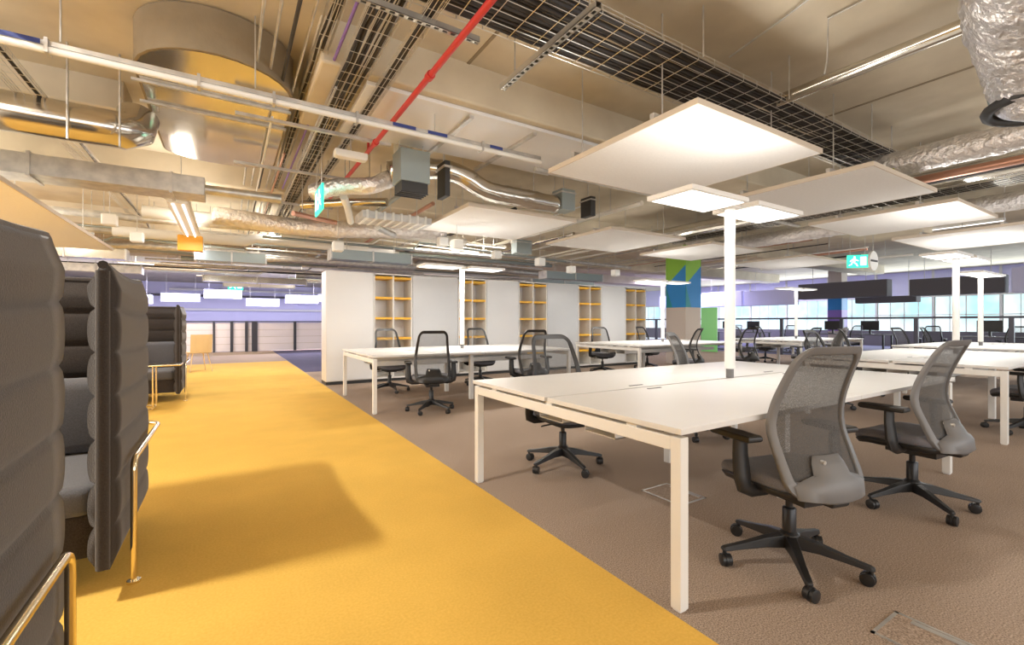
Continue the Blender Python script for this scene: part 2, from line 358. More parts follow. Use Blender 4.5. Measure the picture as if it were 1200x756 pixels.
# ---------------------------------------------------------------- bench desks with pole lamps
def make_bench(x0, y0, L=3.2, W=1.8, label='', group='bench desks', end='both'):
    root = empty('bench_desk', (x0+L/2, y0+W/2, 0)); hx, hy = L/2, W/2; H = .74; tag(root, label, 'desk', group)
    for sx in (-1, 1):
        for sy in (-1, 1):
            MB().box((sx*.01+(0 if sx > 0 else -hx+.01), sy*.012, H-.025), (sx*(hx) if sx > 0 else -.01, sy*hy, H)).build('worktop', 'worktop', root, bevel=.003) if False else \
            MB().box((sx*.002, sy*.014, H-.025), (sx*hx, sy*hy, H)).build('worktop', 'worktop', root, bevel=.003)
    for sx in (-1, 1):
        for sy in (-1, 1):
            MB().box((sx*(hx-.01), sy*(hy-.01), .008), (sx*(hx-.06), sy*(hy-.06), H-.04)).box((sx*(hx-.015), sy*(hy-.015), 0), (sx*(hx-.055), sy*(hy-.055), .008)).build('leg', 'white', root, bevel=.004)
        MB().box((sx*(hx-.012), -hy+.06, H-.098), (sx*(hx-.058), hy-.06, H-.042)).build('end_rail', 'white', root, bevel=.003)
        for yy in (-hy+.25, -.03, hy-.31):
            MB().box((sx*(hx-.02), yy, H-.042), (sx*(hx-.05), yy+.06, H-.025)).build('spacer', 'white', root)
    for sy in (-1, 1):
        MB().box((-hx+.06, sy*(hy-.46), H-.075), (hx-.06, sy*(hy-.42), H-.03)).build('beam', 'white', root, bevel=.003)
        MB().box((-.03, sy*(hy-.41), 0), (.03, sy*(hy-.47), H-.03)).build('leg', 'white', root, bevel=.004)
        tr = MB().box((-hx+.2, sy*.10, H-.19), (hx-.2, sy*.34, H-.185)).box((-hx+.2, sy*.10, H-.19), (hx-.2, sy*.105, H-.12)).box((-hx+.2, sy*.335, H-.19), (hx-.2, sy*.34, H-.12))
        tr.build('cable_tray', 'white', root)
        for px in (-hx+.8, hx-.8):
            MB().box((px-.07, sy*.05, H), (px+.07, sy*.11, H+.003)).build('cable_flap', 'grey', root) if False else MB().box((px-.06, sy*.07, H), (px+.06, sy*.085, H+.003)).build('cable_flap', 'grey', root)
    MB().box((-.04, -hy+.44, H-.07), (.04, hy-.44, H-.03)).build('beam', 'white', root)
    return root
benches = [(1.51, 1.17, 'large white bench desk nearest the camera, its end legs on the yellow carpet edge'),
           (6.22, 1.17, 'white bench desk on the right behind the second grey chair, cut by the frame edge'),
           (1.53, 5.77, 'white bench desk at left in front of the storage wall'),
           (6.3, 5.77, 'white bench desk in the middle distance, below the mural column'),
           (11.1, 5.34, 'distant white bench desk with thin legs, just right of the near lamp pole'),
           (10.4, 1.65, 'distant white bench desk beyond the right bench, with the paler lamp pole')]
for x, y, l in benches: make_bench(x, y, label=l)

def make_lamp(x, y, label, z0=.74, zt=2.06, along='x', power=17):
    root = empty('pole_lamp', (x, y, z0), 0 if along == 'x' else R(90)); tag(root, label, 'lamp', 'pole lamps on the bench desks'); h = zt-z0
    smooth_angle(zcyl((0, 0, 0), .028, .07, 16).build('base_clamp', 'grey', root))
    smooth_angle(zcyl((0, 0, .07), .038, h-.09, 20).build('pole', 'white', root))
    hd = MB().cbox((0, 0, h-.02), (.10, .12, .04)).build('head_bracket', 'white', root, bevel=.004)
    for sx in (-1, 1):
        p = MB().box((sx*.06, -.19, h-.035), (sx*.70, .19, h)).build('lamp_head', 'white', root, bevel=.006)
        MB().box((sx*.09, -.165, h-.038), (sx*.67, .165, h-.0352)).build('diffuser', 'lightface', p)
        MB().box((sx*.09, -.12, h+.0002), (sx*.67, .12, h+.003)).build('diffuser', 'lightface', p)
        c = Vector((sx*.38, 0, 0))
        if along != 'x': c = Vector((0, sx*.38, 0))
        a = area('lamp_light', (x+c.x, y+c.y, z0+h-.042), (.56, .32), power, (1, .965, .91)); a.data.size, a.data.size_y = (.56, .32) if along == 'x' else (.32, .56)
        u = area('lamp_uplight', (x+c.x, y+c.y, z0+h+.01), (.5, .2), (power*.75 if y < 5 else power*.08), (1, .97, .92), (R(180), 0, 0))
for x, y, l in [(3.24, 2.07, 'tall white pole lamp on the nearest bench desk'),
                (8.38, 2.07, 'white pole lamp on the right bench, left of a paired one'),
                (3.2, 6.67, 'thin white pole lamp on the left bench before the storage wall'),
                (8.0, 6.67, 'thin white pole lamp beside the mural column'),
                (12.69, 6.24, 'distant white pole lamp left of the exit sign over the atrium'),
                (11.67, 2.55, 'pinkish-white pole lamp on the farthest right bench')]:
    make_lamp(x, y, l, power=(7.5 if y < 5 else 24) if x < 9 else 10)

# ---------------------------------------------------------------- high-backed booth sofas
def make_pod(label, W=2.0, D=1.0, z0=.13, z1=1.40):
    root = empty('high_back_sofa'); tag(root, label, 'sofa', 'high-backed booth sofas along the walkway')
    # local: opening towards +Y, back outer face at y=0
    th = .066; rc = .09; path = []
    hw = W/2-th/2
    def add(p, n): path.append((Vector((p[0], p[1], 0)), Vector((n[0], n[1], 0))))
    for i in range(9): add((-hw, D-(D-rc-th/2)*i/8), (1, 0))
    for i in range(1, 9):
        a = R(180+90*i/8); add((-hw+rc+rc*math.cos(a), th/2+rc+rc*math.sin(a)), (-math.cos(a), -math.sin(a)))
    for i in range(1, 12): add((-hw+rc+(2*hw-2*rc)*i/12, th/2), (0, 1))
    for i in range(0, 9):
        a = R(270+90*i/8); add((hw-rc+rc*math.cos(a), th/2+rc+rc*math.sin(a)), (-math.cos(a), -math.sin(a)))
    for i in range(1, 9): add((hw, th/2+rc+(D-rc-th/2)*i/8), (-1, 0))
    nch = 7; nz = nch*12; rings = []
    for p, nrm in path:
        rg = []
        # wing top rounds down towards the front
        zt = z1 - .028*math.sin(math.pi*min(1, max(0, p.y/D)))
        for k in range(nz+1):
            t = k/nz; z = z0+(zt-z0)*t; bul = abs(math.sin(math.pi*nch*t))**.38; taper = min(1, (1-t)*14, t*14+.3)
            rg.append(p-nrm*(th/2*(.55+.45*taper)+.013*bul*taper)+Vector((0, 0, z)))
        for k in range(nz, -1, -1):
            t = k/nz; z = z0+(zt-z0)*t; bul = abs(math.sin(math.pi*nch*t))**.38; taper = min(1, (1-t)*14, t*14+.3)
            rg.append(p+nrm*(th/2*(.55+.45*taper)-.010+.026*bul*taper)+Vector((0, 0, z)))
        rings.append(rg)
    sh = MB().rings(rings).build('quilted_shell', 'fabric', root, smooth=True)
    # piped front edges and top seam
    for sx in (-1, 1):
        mb = MB(); pts = []
        for k in range(29):
            t = k/28; pts.append((sx*hw, D+.003, z0+.01+(z1-.035-z0)*t))
        mb.tube(pts, .024, 10); smooth_angle(mb.build('front_edge_roll', 'fabric', root))
    tp = [tuple(p+Vector((0, 0, z1 - .028*math.sin(math.pi*min(1, max(0, p.y/D)))))) for p, n_ in path]
    smooth_angle(MB().tube(tp, .018, 8).build('top_piping', 'fabric', root))
    iw = W/2-th-.012
    MB().box((-iw, .10, .14), (iw, D-.14, .33)).build('seat_base', 'fabric', root, bevel=.01)
    for i in range(2):
        xa = -iw+iw*i+.005; xb = xa+iw-.01
        MB().box((xa, .12, .33), (xb, D-.10, .46)).build('seat_cushion', 'fabric_in', root, bevel=.04, seg=4, smooth=True)
        MB().box((xa+.01, .10, .46), (xb-.01, .26, .86)).build('back_cushion', 'fabric_in', root, bevel=.06, seg=4, smooth=True)
    # brass tube frame wrapping round the outside
    X = W/2+.05; rb = .12; Y0 = -.05
    pts = [(-X, D-.12, .012), (-X, D-.12, .50)]+[tuple(p) for p in arc((-X, D-.17, .50), .05, 0, 90, 5, 'yz')]
    pts += [tuple(p) for p in arc((-X+rb, Y0+rb, .55), rb, 180, 270, 8)]+[tuple(p) for p in arc((X-rb, Y0+rb, .55), rb, 270, 360, 8)]
    pts += [tuple(p) for p in arc((X, D-.17, .50), .05, 90, 0, 5, 'yz')]+[(X, D-.12, .012)]
    smooth_angle(MB().tube(pts, .0125, 10).build('frame_tube', 'brass', root))
    for x, y in ((-X, D-.12), (X, D-.12), (-X+.5, Y0), (X-.5, Y0)):
        smooth_angle(zcyl((x, y, 0), .026, .012, 16).build('foot_disc', 'brass', root))
        if y < .1: smooth_angle(zcyl((x, y, .01), .0125, .53, 10).build('rear_leg', 'brass', root))
    return root
pod = make_pod('dark quilted high-back booth sofa cut by the left frame edge, nearest the camera')
pod.location = (-1.41, .78, 0)
def pod_copy(loc, rz, label):
    o = copy_tree(pod); o.location = loc; o.rotation_euler = (0, 0, R(rz)); o['label'] = label; return o
pod_copy((-1.41, 3.50, 0), 180, 'dark quilted high-back booth sofa opening towards the camera, grey seat visible inside')
pod_copy((-1.59, 9.12, 0), 180, 'dark quilted booth sofa further down the walkway, its channelled inside facing us')
pod_copy((-1.75, 9.6, 0), 0, 'last quilted booth sofa, back to back with the one before, mostly hidden')
tb = empty('side_table', (-.95, 7.78, 0)); tag(tb, 'small brass-framed side table standing in front of the third booth sofa', 'table')
smooth_angle(MB().tube([(-.38, -.17, .585), (.40, -.17, .585), (.40, .17, .585), (-.38, .17, .585)], .012, 8, closed=True).build('top_frame', 'brass', tb))
MB().box((-.37, -.16, .583), (.39, .16, .597)).build('table_top', 'blackm', tb)
for sy in (-.17, .17): smooth_angle(zcyl((.10, sy, .012), .011, .57, 10).build('leg', 'brass', tb))
smooth_angle(MB().tube([(-.3, -.17, .012), (.10, -.17, .012), (.10, .17, .012), (-.3, .17, .012)], .011, 8, closed=True).build('base_frame', 'brass', tb))
# plywood stool chair beyond the booths
st = empty('plywood_chair', (-.62, 13.1, 0), R(20)); tag(st, 'pale plywood chair on slender legs at the far end of the yellow carpet', 'chair')
MB().box((-.22, -.2, .44), (.22, .22, .47)).build('seat', 'ply', st, bevel=.012)
MB().rings([[Vector((x, -.2-.1*(1-(x/.23)**2)-.05*k-(.02 if j else 0), .47+.46*k)) for x in ((-.22, -.12, 0, .12, .22) if not j else (.22, .12, 0, -.12, -.22)) for j in (0,)] if False else
            [Vector((x, -.2-.06*(1-(x/.23)**2)-.04*k, .46+.42*k)) for x in (-.22, -.12, 0, .12, .22)]+[Vector((x, -.22-.06*(1-(x/.23)**2)-.04*k, .46+.42*k)) for x in (.22, .12, 0, -.12, -.22)] for k in (0, .5, 1)]).build('backrest', 'ply', st)
for sx in (-1, 1):
    for sy in (-1, 1): smooth_angle(MB().tube([(sx*.15, sy*.14, .44), (sx*.23, sy*.22, 0)], [.014, .009], 8).build('leg', 'ply', st))

# ---------------------------------------------------------------- storage / whiteboard partition
def board(x0, x1, m, label):
    r = empty('storage_cabinet', ((x0+x1)/2, 9.15, 0)); tag(r, label, 'cabinet', 'white cabinets of the storage wall'); h = (x1-x0)/2
    MB().box((-h, -.22, .06), (h, .25, 2.12)).build('carcass', 'white', r, bevel=.004)
    MB().box((-h, -.20, 0), (h, .24, .06)).build('plinth', 'grill', r)
    MB().box((-h+.012, -.243, .075), (h-.012, -.222, 2.105)).build('board_front', m, r, bevel=.003)
    return r
def shelf(x0, x1, label):
    r = empty('open_shelving', ((x0+x1)/2, 9.15, 0)); tag(r, label, 'shelving', 'open shelf bays of the storage wall'); h = (x1-x0)/2
    f = MB().box((-h, -.24, .06), (-h+.022, .25, 2.12)).box((h-.022, -.24, .06), (h, .25, 2.12)).box((-h, -.24, 2.095), (h, .25, 2.12)).box((-h, -.24, .06), (h, .25, .085)).box((-.012, -.24, .06), (.012, .25, 2.12))
    f.build('shelf_frame', 'white', r)
    MB().box((-h+.02, .23, .08), (h-.02, .25, 2.1)).build('back_panel', 'wall', r)
    MB().box((-h, -.20, 0), (h, .24, .06)).build('plinth', 'grill', r)
    for k in range(5):
        z = .42+.40*k
        for sx in (-1, 1):
            MB().box((sx*.012, -.23, z), (sx*(h-.022), .22, z+.045)).build('shelf', 'shelf_bounce', r)
    return r
def shz(n): return n
edges = [1.52, 2.39, 3.16, 4.18, 4.87, 5.73, 6.54, 7.52, 8.31, 9.18, 9.98]
nm = ['leftmost plain white board panel of the storage wall, beside the yellow walkway', 'first open shelf bay with shelves tinted for carpet glow, right of the leftmost white panel', 'pale grey writing board panel left of the thin lamp pole', 'second open shelf bay, just right of the thin lamp pole',
      'bright white board panel above the second chair of the far side', 'third open shelf bay with shelves tinted for carpet glow, middle of the wall', 'grey writing board panel with a thin frame, right half of the wall', 'fourth open shelf bay, above the sideways chair', 'last white board panel before the end shelves', 'last open shelf bay at the right end of the storage wall']
for i in range(10):
    if i % 2 == 0: board(edges[i], edges[i+1], 'wall_grey' if i in (2, 6) else 'wall', nm[i])
    else: shelf(edges[i], edges[i+1], nm[i])

# ---------------------------------------------------------------- floor outlets
def outlet(x0, y0, x1, y1, label):
    r = empty('floor_outlet', ((x0+x1)/2, (y0+y1)/2, 0)); tag(r, label, 'floor box', 'floor outlets'); a, b = (x1-x0)/2, (y1-y0)/2; t = .012
    MB().box((-a, -b, 0), (a, -b+t, .004)).box((-a, b-t, 0), (a, b, .004)).box((-a, -b, 0), (-a+t, b, .004)).box((a-t, -b, 0), (a, b, .004)).build('frame', 'galv', r)
    MB().box((-a+t, -b+t, 0), (a-t, b-t, .003)).build('carpet_lid', 'carpet', r)
    MB().box((a-.045, -b+.03, .003), (a-.02, b-.06, .0055)).build('lid_handle', 'galv', r)
outlet(2.04, .42, 2.27, .74, 'metal-framed floor outlet lid in the brown carpet at bottom right')
outlet(2.42, 1.88, 2.68, 2.2, 'metal-framed floor outlet lid in the shade under the near bench')

# ---------------------------------------------------------------- column with geometric mural, small column
def column(x, y, wd, label, bands, zt=3.6):
    r = empty('column', (x, y, 0)); tag(r, label, 'column'); h = wd/2
    MB().box((-h, -h, 0), (h, h, zt)).build('shaft', 'plaster', r)
    return r
col = column(11.0, 8.45, .66, 'square column with a green, blue and teal geometric mural', None)
h = .331; 
def face(polys):
    for m, poly in polys:
        # poly in (u, z); u runs 0..1 over the face; one plate per colour on both visible faces
        for mtx in (Matrix(((2*h, 0, 0, -h), (0, 0, -1, -h), (0, 1, 0, 0), (0, 0, 0, 1))), Matrix(((0, 0, -1, -h), (-2*h, 0, 0, h), (0, 1, 0, 0), (0, 0, 0, 1)))):
            MB().prism(poly, 0, .006, mtx).build('mural_panel', m, col)
face([('green', [(0, 2.2), (1, 2.75), (1, 3.3), (0, 3.3)]), ('bluep', [(.35, 1.58), (1, 1.58), (1, 2.75), (.0, 2.2)]), ('teal', [(0, 1.58), (.35, 1.58), (0, 2.2)])])
c2 = column(22.6, 9.4, .52, 'slim column beyond the balustrade, blue above and purple below', None)
MB().box((-.27, -.27, 1.7), (.27, .27, 2.5)).build('blue_cladding', 'bluep', c2); MB().box((-.27, -.27, .8), (.27, .27, 1.7)).build('purple_cladding', 'purple', c2)

# ---------------------------------------------------------------- balustrades and atrium backdrop
bal = empty('balustrade', (0, 21, 0)); tag(bal, 'pale panelled balustrade with dark posts at the end of the walkway', 'balustrade')
MB().box((-7, 0, .02), (7, .05, 1.15)).build('infill_panel', 'balus', bal)
for z in (.3, .58, .86): MB().box((-7, -.004, z), (7, 0, z+.012)).build('panel_joint', 'plaster', bal)
MB().box((-7, -.05, 1.17), (7, .06, 1.22)).build('handrail', 'darkrail', bal)
for x, wd in ((-5, .08), (-3.4, .08), (-2.1, .08), (-.52, .07), (.05, .1), (.55, .1), (.78, .2), (2.3, .1), (4.2, .1), (6.2, .1)):
    MB().box((x, -.07, 0), (x+wd, -.006, 1.2)).build('post', 'darkrail', bal)
b2 = empty('balustrade', (17, 9, 0)); tag(b2, 'long dark-railed glass balustrade along the atrium on the right', 'balustrade')
MB().box((-.03, -10, 1.27), (.04, 12, 1.33)).box((-.02, -10, .06), (.03, 12, .12)).build('handrail', 'darkrail', b2)
for k in range(12):
    y = -9.7+1.9*k; MB().box((-.04, y, 0), (.04, y+.10, 1.28)).build('post', 'darkrail', b2)
for k, (y0, y1, z0, z1, x, m) in enumerate([(4.04, 6.45, 2.12, 2.72, 21, 'charcoal'), (6.6, 8.6, 1.95, 2.2, 22.2, 'charcoal'), (7.1, 10.25, 2.15, 2.8, 21, 'charcoal')]):
    bk = MB().box((x, y0, z0), (x+.5, y1, z1)).build('bulkhead', m, bevel=.03)
    for q in (.15, .85): rod((x+.25, y0+(y1-y0)*q, z1), r=.01, parent=bk)
    tag(bk, 'dark grey bulkhead hanging over the atrium, %s' % ['right one, behind the pale lamp poles', 'lowest one, above the middle windows', 'left one, above the small blue column'][k], 'bulkhead', 'dark bulkheads beyond the atrium')
lb = [(21, 10.4, 1.95, 2.65, 2.3), (21, 12.8, 1.95, 2.7, 2.2), (22, 15.6, 2.0, 2.7, 3.0), (21, .4, 2.1, 2.9, 3.5)]
lbn = ['right of the near lamp pole', 'behind the near lamp pole', 'between the storage wall and the mural column', 'at the right frame edge']
for i, (x, y, z0, z1, L) in enumerate(lb):
    t_ = tag(MB().box((x, y, z0), (x+.4, y+L, z1)).build('ceiling_baffle', 'lilac', bevel=.02), 'lilac-lit hanging baffle box beyond the atrium, ' + lbn[i], 'ceiling baffle', 'lilac baffles beyond the atrium')
    for k in (.2, .8): rod((x+.2, y+L*k, z1), parent=t_)
for i in range(9):
    x = -4.5+1.75*i; z = 2.0+.16*(i % 3); y = 26+1.2*(i % 2)
    for_rods = MB().box((x, y, z), (x+1.55, y+.5, z+.42)).build('ceiling_baffle', 'lilac', bevel=.02)
    for k in (.2, 1.35): rod((x+k, y+.25, z+.42), parent=for_rods)
    tag(for_rods, 'lilac-lit hanging baffle box above the end balustrade, %s' % ['far left hidden by booths', 'left above the third booth', 'left of the green exit sign', 'just below the exit sign', 'just right of the exit sign', 'midway to the storage wall', 'beside the storage wall edge', 'behind the storage wall edge', 'behind the storage wall top'][i], 'ceiling baffle', 'lilac baffles above the end balustrade')
# work tables on the far side
for i, (x, y) in enumerate([(18.3, 2.2), (18.9, 6.6), (19.0, 11.0)]):
    t = empty('work_table', (x+.9, y+1.3, 0)); tag(t, 'dark work table beyond the atrium rail, %s' % ['behind the paired lamp poles', 'left of the small blue column', 'behind the near lamp pole'][i], 'table', 'work tables beyond the balustrade')
    MB().box((-.4, -1.3, .71), (.4, 1.3, .74)).build('table_top', 'charcoal', t, bevel=.005)
    for sx in (-1, 1):
        for sy in (-1, 1): MB().box((sx*.36-.025, sy*1.22-.025, 0), (sx*.36+.025, sy*1.22+.025, .71)).build('leg', 'blackm', t)
    for q, yy in enumerate((-.7, .5)):
        m_ = empty('monitor', (x+.9, y+1.3+yy, .74)); tag(m_, 'black monitor on the dark table beyond the rail, %s' % ['right one behind the lamp poles', 'left one behind the lamp poles', 'right one by the blue column', 'left one by the blue column', 'right one behind the near lamp pole', 'left one behind the near lamp pole'][i*2+q], 'monitor', 'monitors beyond the balustrade')
        MB().box((-.02, -.28, .14), (.02, .28, .48)).build('screen', 'black', m_, bevel=.005); MB().box((-.09, -.11, 0), (.09, .11, .012)).box((.0, -.03, .01), (.03, .03, .2)).build('stand', 'blackm', m_)
# facade glazing beyond the atrium
for i in range(14):
    y = -5.5+2.2*i
    wn = empty('window_%d' % (i+1), (28, y, 0)); tag(wn, kind='structure')
    MB().box((0, 0, .02), (.02, 2.12, 2.35)).build('pane', 'window', wn)
    MB().box((-.06, -.04, 0), (.04, .04, 3.6)).box((-.05, .52, .02), (.03, .55, 2.4)).box((-.05, 1.05, .02), (.03, 1.09, 2.4)).box((-.05, 1.6, .02), (.03, 1.63, 2.4)).box((-.05, .04, 1.5), (.03, 2.16, 1.54)).box((-.06, .04, 2.35), (.04, 2.16, 2.42)).build('window_frame', 'plastic', wn)
struct('wall_sill', MB().box((27.7, -6, 0), (27.9, 25, .75)), 'charcoal')
struct('wall_facade', MB().box((28, -6, 2.42), (28.2, 26, 3.6)), 'lilac')
tag(MB().box((16.2, 10.9, 0), (16.26, 11.6, 1.75)).build('plant_glow_panel', 'leaf', bevel=.01), 'green panel added for the lit plants, left of the near lamp pole, beyond the desks', 'screen')
for i in range(5):
    x = 8.5+3.4*i
    wn = empty('window_%d' % (i+20), (x, 33.8, 0)); tag(wn, kind='structure')
    MB().box((0, 0, 0), (3.2, .03, 1.9)).build('pane', 'window', wn); MB().box((-.08, -.05, 0), (0, .05, 2)).box((1.55, -.03, 0), (1.62, .04, 1.95)).build('window_frame', 'plastic', wn)

# ---------------------------------------------------------------- ceiling: rafts
def make_raft(x0, y0, x1, y1, z, label, rods=True):
    r = empty('acoustic_raft', ((x0+x1)/2, (y0+y1)/2, z)); tag(r, label, 'ceiling panel', 'white suspended acoustic rafts'); a, b = (x1-x0)/2, (y1-y0)/2
    MB().box((-a, -b, 0), (a, b, .04)).build('panel', 'raft', r, bevel=.005)
    t = .012
    MB().box((-a-t, -b-t, 0), (a+t, -b, .045)).box((-a-t, b, 0), (a+t, b+t, .045)).box((-a-t, -b, 0), (-a, b, .045)).box((a, -b, 0), (a+t, b, .045)).build('edge_frame', 'raft_edge', r)
    for sy in (-.55, .55): MB().box((-a-.02, sy*b-.02, .045), (a+.02, sy*b+.02, .085)).build('carrier_rail', 'galv', r)
    for sx in (-1, 1):
        for sy in (-.55, .55): rod((sx*(a-.1), sy*b, .08), 3.6-z, parent=r)
make_raft(2.81, 2.04, 4.58, 3.78, 2.70, 'large square white ceiling raft directly above the near bench and its lamp')
make_raft(5.38, 1.93, 7.10, 3.66, 2.70, 'white ceiling raft to the right of the largest one')
make_raft(2.70, 5.42, 4.52, 7.22, 2.70, 'white ceiling raft above the left far bench, beneath the foil duct bend')
make_raft(5.35, 5.5, 7.2, 7.3, 2.70, 'white ceiling raft over the gap between the two far benches')
make_raft(7.85, 1.93, 9.6, 3.66, 2.70, 'white ceiling raft third in the row going right from the largest')
make_raft(10.3, 1.6, 12.6, 3.4, 2.66, 'brightly lit white raft above the paired lamp poles at right')
make_raft(8.0, 5.5, 9.8, 7.3, 2.70, 'white ceiling raft above the middle far bench')
make_raft(11.2, 5.3, 13.4, 7.2, 2.68, 'distant white raft left of the exit sign over the far bench')
make_raft(-4.4, 4.2, -1.70, 10.3, 2.40, 'long low white canopy over the booth sofas at left')

# ---------------------------------------------------------------- ceiling: services
def thing_tube(name, pts, r, m, label, cat, group=None, n=14, parts=None):
    o = MB().tube(pts, r, n).build(name, m); smooth_angle(o, 50); return tag(o, label, cat, group)
# lighting trunking running across, with blue labels
tr = empty('lighting_trunking', (0, 4.16, 2.95)); tag(tr, 'long pale trunking bar crossing the whole left ceiling with blue label strips', 'trunking')
MB().box((-4, -.03, .02), (2.95, .03, .055)).build('trunking_body', 'galv', tr, bevel=.004)
smooth_angle(MB().tube([(-4, -.02, -.005), (2.95, -.02, -.005)], .024, 14).build('tube_conduit', 'plastic', tr))
for x0, x1 in ((-1.24, -1.04), (1.28, 1.5), (1.62, 1.82), (2.3, 2.45)):
    MB().box((x0, -.0335, .022), (x1, -.0305, .053)).build('label_strip', 'blue', tr)
for x in (-1.02, -.2, .3, .95, 2.2): MB().box((x, -.05, -.03), (x+.02, .04, .065)).build('clamp', 'galv', tr)
for x in (-2.6, -.95, .18, 1.7): rod((x, .0, .075), .65, parent=tr)
# large oval plenum
def stadium(x0, x1, y0, y1, n=14):
    r = (x1-x0)/2; cx = (x0+x1)/2
    return [(cx+r*math.cos(R(180+180*i/n)), y0+r+r*math.sin(R(180+180*i/n))) for i in range(n+1)] + [(cx+r*math.cos(R(180*i/n)), y1-r*.55+r*.55*math.sin(R(180*i/n))) for i in range(n+1)]
pl = empty('duct_plenum', (0, 0, 3.24)); tag(pl, 'big oval duct plenum under the slab, its glossy underside mirroring the yellow carpet', 'duct')
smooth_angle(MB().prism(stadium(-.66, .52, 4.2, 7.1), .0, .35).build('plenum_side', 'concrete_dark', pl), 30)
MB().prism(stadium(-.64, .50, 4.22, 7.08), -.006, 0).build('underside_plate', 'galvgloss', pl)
for y in (4.95, 5.4): MB().box((-.70, y, -.03), (.52, y+.03, -.007)).build('support_bar', 'galv', pl)
# left round foil-lagged duct with bend
thing_tube('round_duct', [(-4.5, 5.6, 2.98), (-1.1, 5.62, 2.98), (-.86, 5.66, 2.99), (-.78, 5.72, 3.04), (-.76, 5.8, 3.2)], .17, 'galvgloss', 'round metal duct at upper left ending in a bend beside the oval plenum', 'duct', n=24)
for x in (-1.75, -1.2, -.85): tag(MB().box((x, 5.4, 2.76), (x+.012, 5.43, 3.6)).build('duct_hanger', 'galv'), 'flat strap hanger on the left round duct, %s' % {-1.75: 'leftmost', -1.2: 'middle', -.85: 'by the bend'}[x], 'hanger', 'straps on the left round duct')
rd = empty('rectangular_duct', (0, 6.95, 2.72)); tag(rd, 'flat rectangular steel duct crossing behind the oval plenum at left', 'duct')
MB().box((-5, -.22, 0), (-.25, .2, .22)).build('duct_run', 'galv', rd, bevel=.006)
for x in (-4.2, -3, -1.8, -.6): MB().box((x, -.24, -.02), (x+.03, .22, .24)).build('flange', 'galv', rd)
smooth_angle(MB().tube([(-.25, -.1, .1), (.6, -.1, .1)], .06, 12).build('duct_tail', 'galv', rd))
for i, (y0, y1) in enumerate(((7.25, 9.9), (10.8, 13.8))):
    lf = empty('linear_light', (-.56+.0*i, (y0+y1)/2, 2.7)); tag(lf, 'long cool-white linear light along the walkway, %s' % ['nearer one below the flat duct', 'farther one beyond the orange box'][i], 'light fitting', 'linear lights above the walkway')
    h2 = (y1-y0)/2
    MB().box((-.11, -h2, 0), (.11, h2, .03)).box((-.13, -h2, .03), (.13, h2, .06)).build('tray', 'plastic', lf)
    for sx in (-.055, .055): smooth_angle(MB().tube([(sx, -h2+.05, -.015), (sx, h2-.05, -.015)], .014, 8).build('lamp_tube', 'tube', lf))
    for sy in (-.6, .6): rod((0, sy*h2, .06), .9, parent=lf)
    area('linear_light_glow', (-.56, (y0+y1)/2, 2.66), (.2, y1-y0), 35, (.93, .94, 1))
    area('walkway_ceiling_fill', (-.56, (y0+y1)/2, 2.765), (.2, y1-y0), 22, (1, .93, .85), (R(180), 0, 0))  # upward fill added to brighten the slab over the walkway
ob = empty('junction_box', (-.60, 10.3, 2.48)); tag(ob, 'square orange junction box hanging between the two walkway linear lights', 'junction box')
MB().box((-.19, -.1, 0), (.19, .1, .28)).build('box_body', 'orange', ob, bevel=.01); rod((0, 0, .28), 1.12, parent=ob)
for sx in (-.19, .19): smooth_angle(zcyl((sx, -.105, .27), .015, .02, 8).build('lug', 'plastic', ob))

# linear luminaires added as fill light; the one over the booths follows their shadow
def ceil_light(x, y, L, label, power=40, z=3.40, ax='y', col=(1, .95, .87)):
    lf = empty('linear_light', (x, y, z)); tag(lf, label, 'light fitting', 'linear lights under the slab')
    a, b = (.05, L/2) if ax == 'y' else (L/2, .05)
    MB().box((-a, -b, .02), (a, b, .08)).build('housing', 'plastic', lf); MB().box((-a*.8 if ax == 'y' else -a+.02, -b+.02 if ax == 'y' else -b*.8, .012), (a*.8 if ax == 'y' else a-.02, b-.02 if ax == 'y' else b*.8, .02)).build('diffuser', 'lightface', lf)
    for k in (-.7, .7): rod((0, k*b, .08) if ax == 'y' else (k*a, 0, .08), 3.6-z, parent=lf)
    area('ceiling_light_glow', (x, y, z+.005), (2*a, 2*b), power, col)
    if z < 3.3: area('ceiling_fill_up', (x, y, z+.085), (2*a, 2*b), power*.6, col, (R(180), 0, 0))  # added upward fill so the slab above is brighter
ceil_light(-2.1, 2.6, .3, 'short slab-mounted light above the first booths, outside the left of the view', 135, 3.45)
ceil_light(5.0, 10.3, 2.4, 'added slab fill light behind the storage wall', 80, 3.1, ax='x')
ceil_light(.8, 12.0, 2.4, 'added slab fill light over the far yellow carpet', 60, 3.1)
ceil_light(-1.5, 18.9, 3.0, 'added slab fill light before the end balustrade, left', 110, 3.05, ax='x')
ceil_light(3.4, 18.9, 3.0, 'added slab fill light before the end balustrade, right', 110, 3.05, ax='x')
ceil_light(-3.2, 8.9, 2.4, 'added slab fill light over the booth canopy at left', 60, 3.1)
ceil_light(14.6, 4, 2.4, 'added slab fill light over the atrium edge at right', 60)
ceil_light(14.6, 9.5, 2.4, 'added slab fill light over the atrium edge by the mural column', 60)

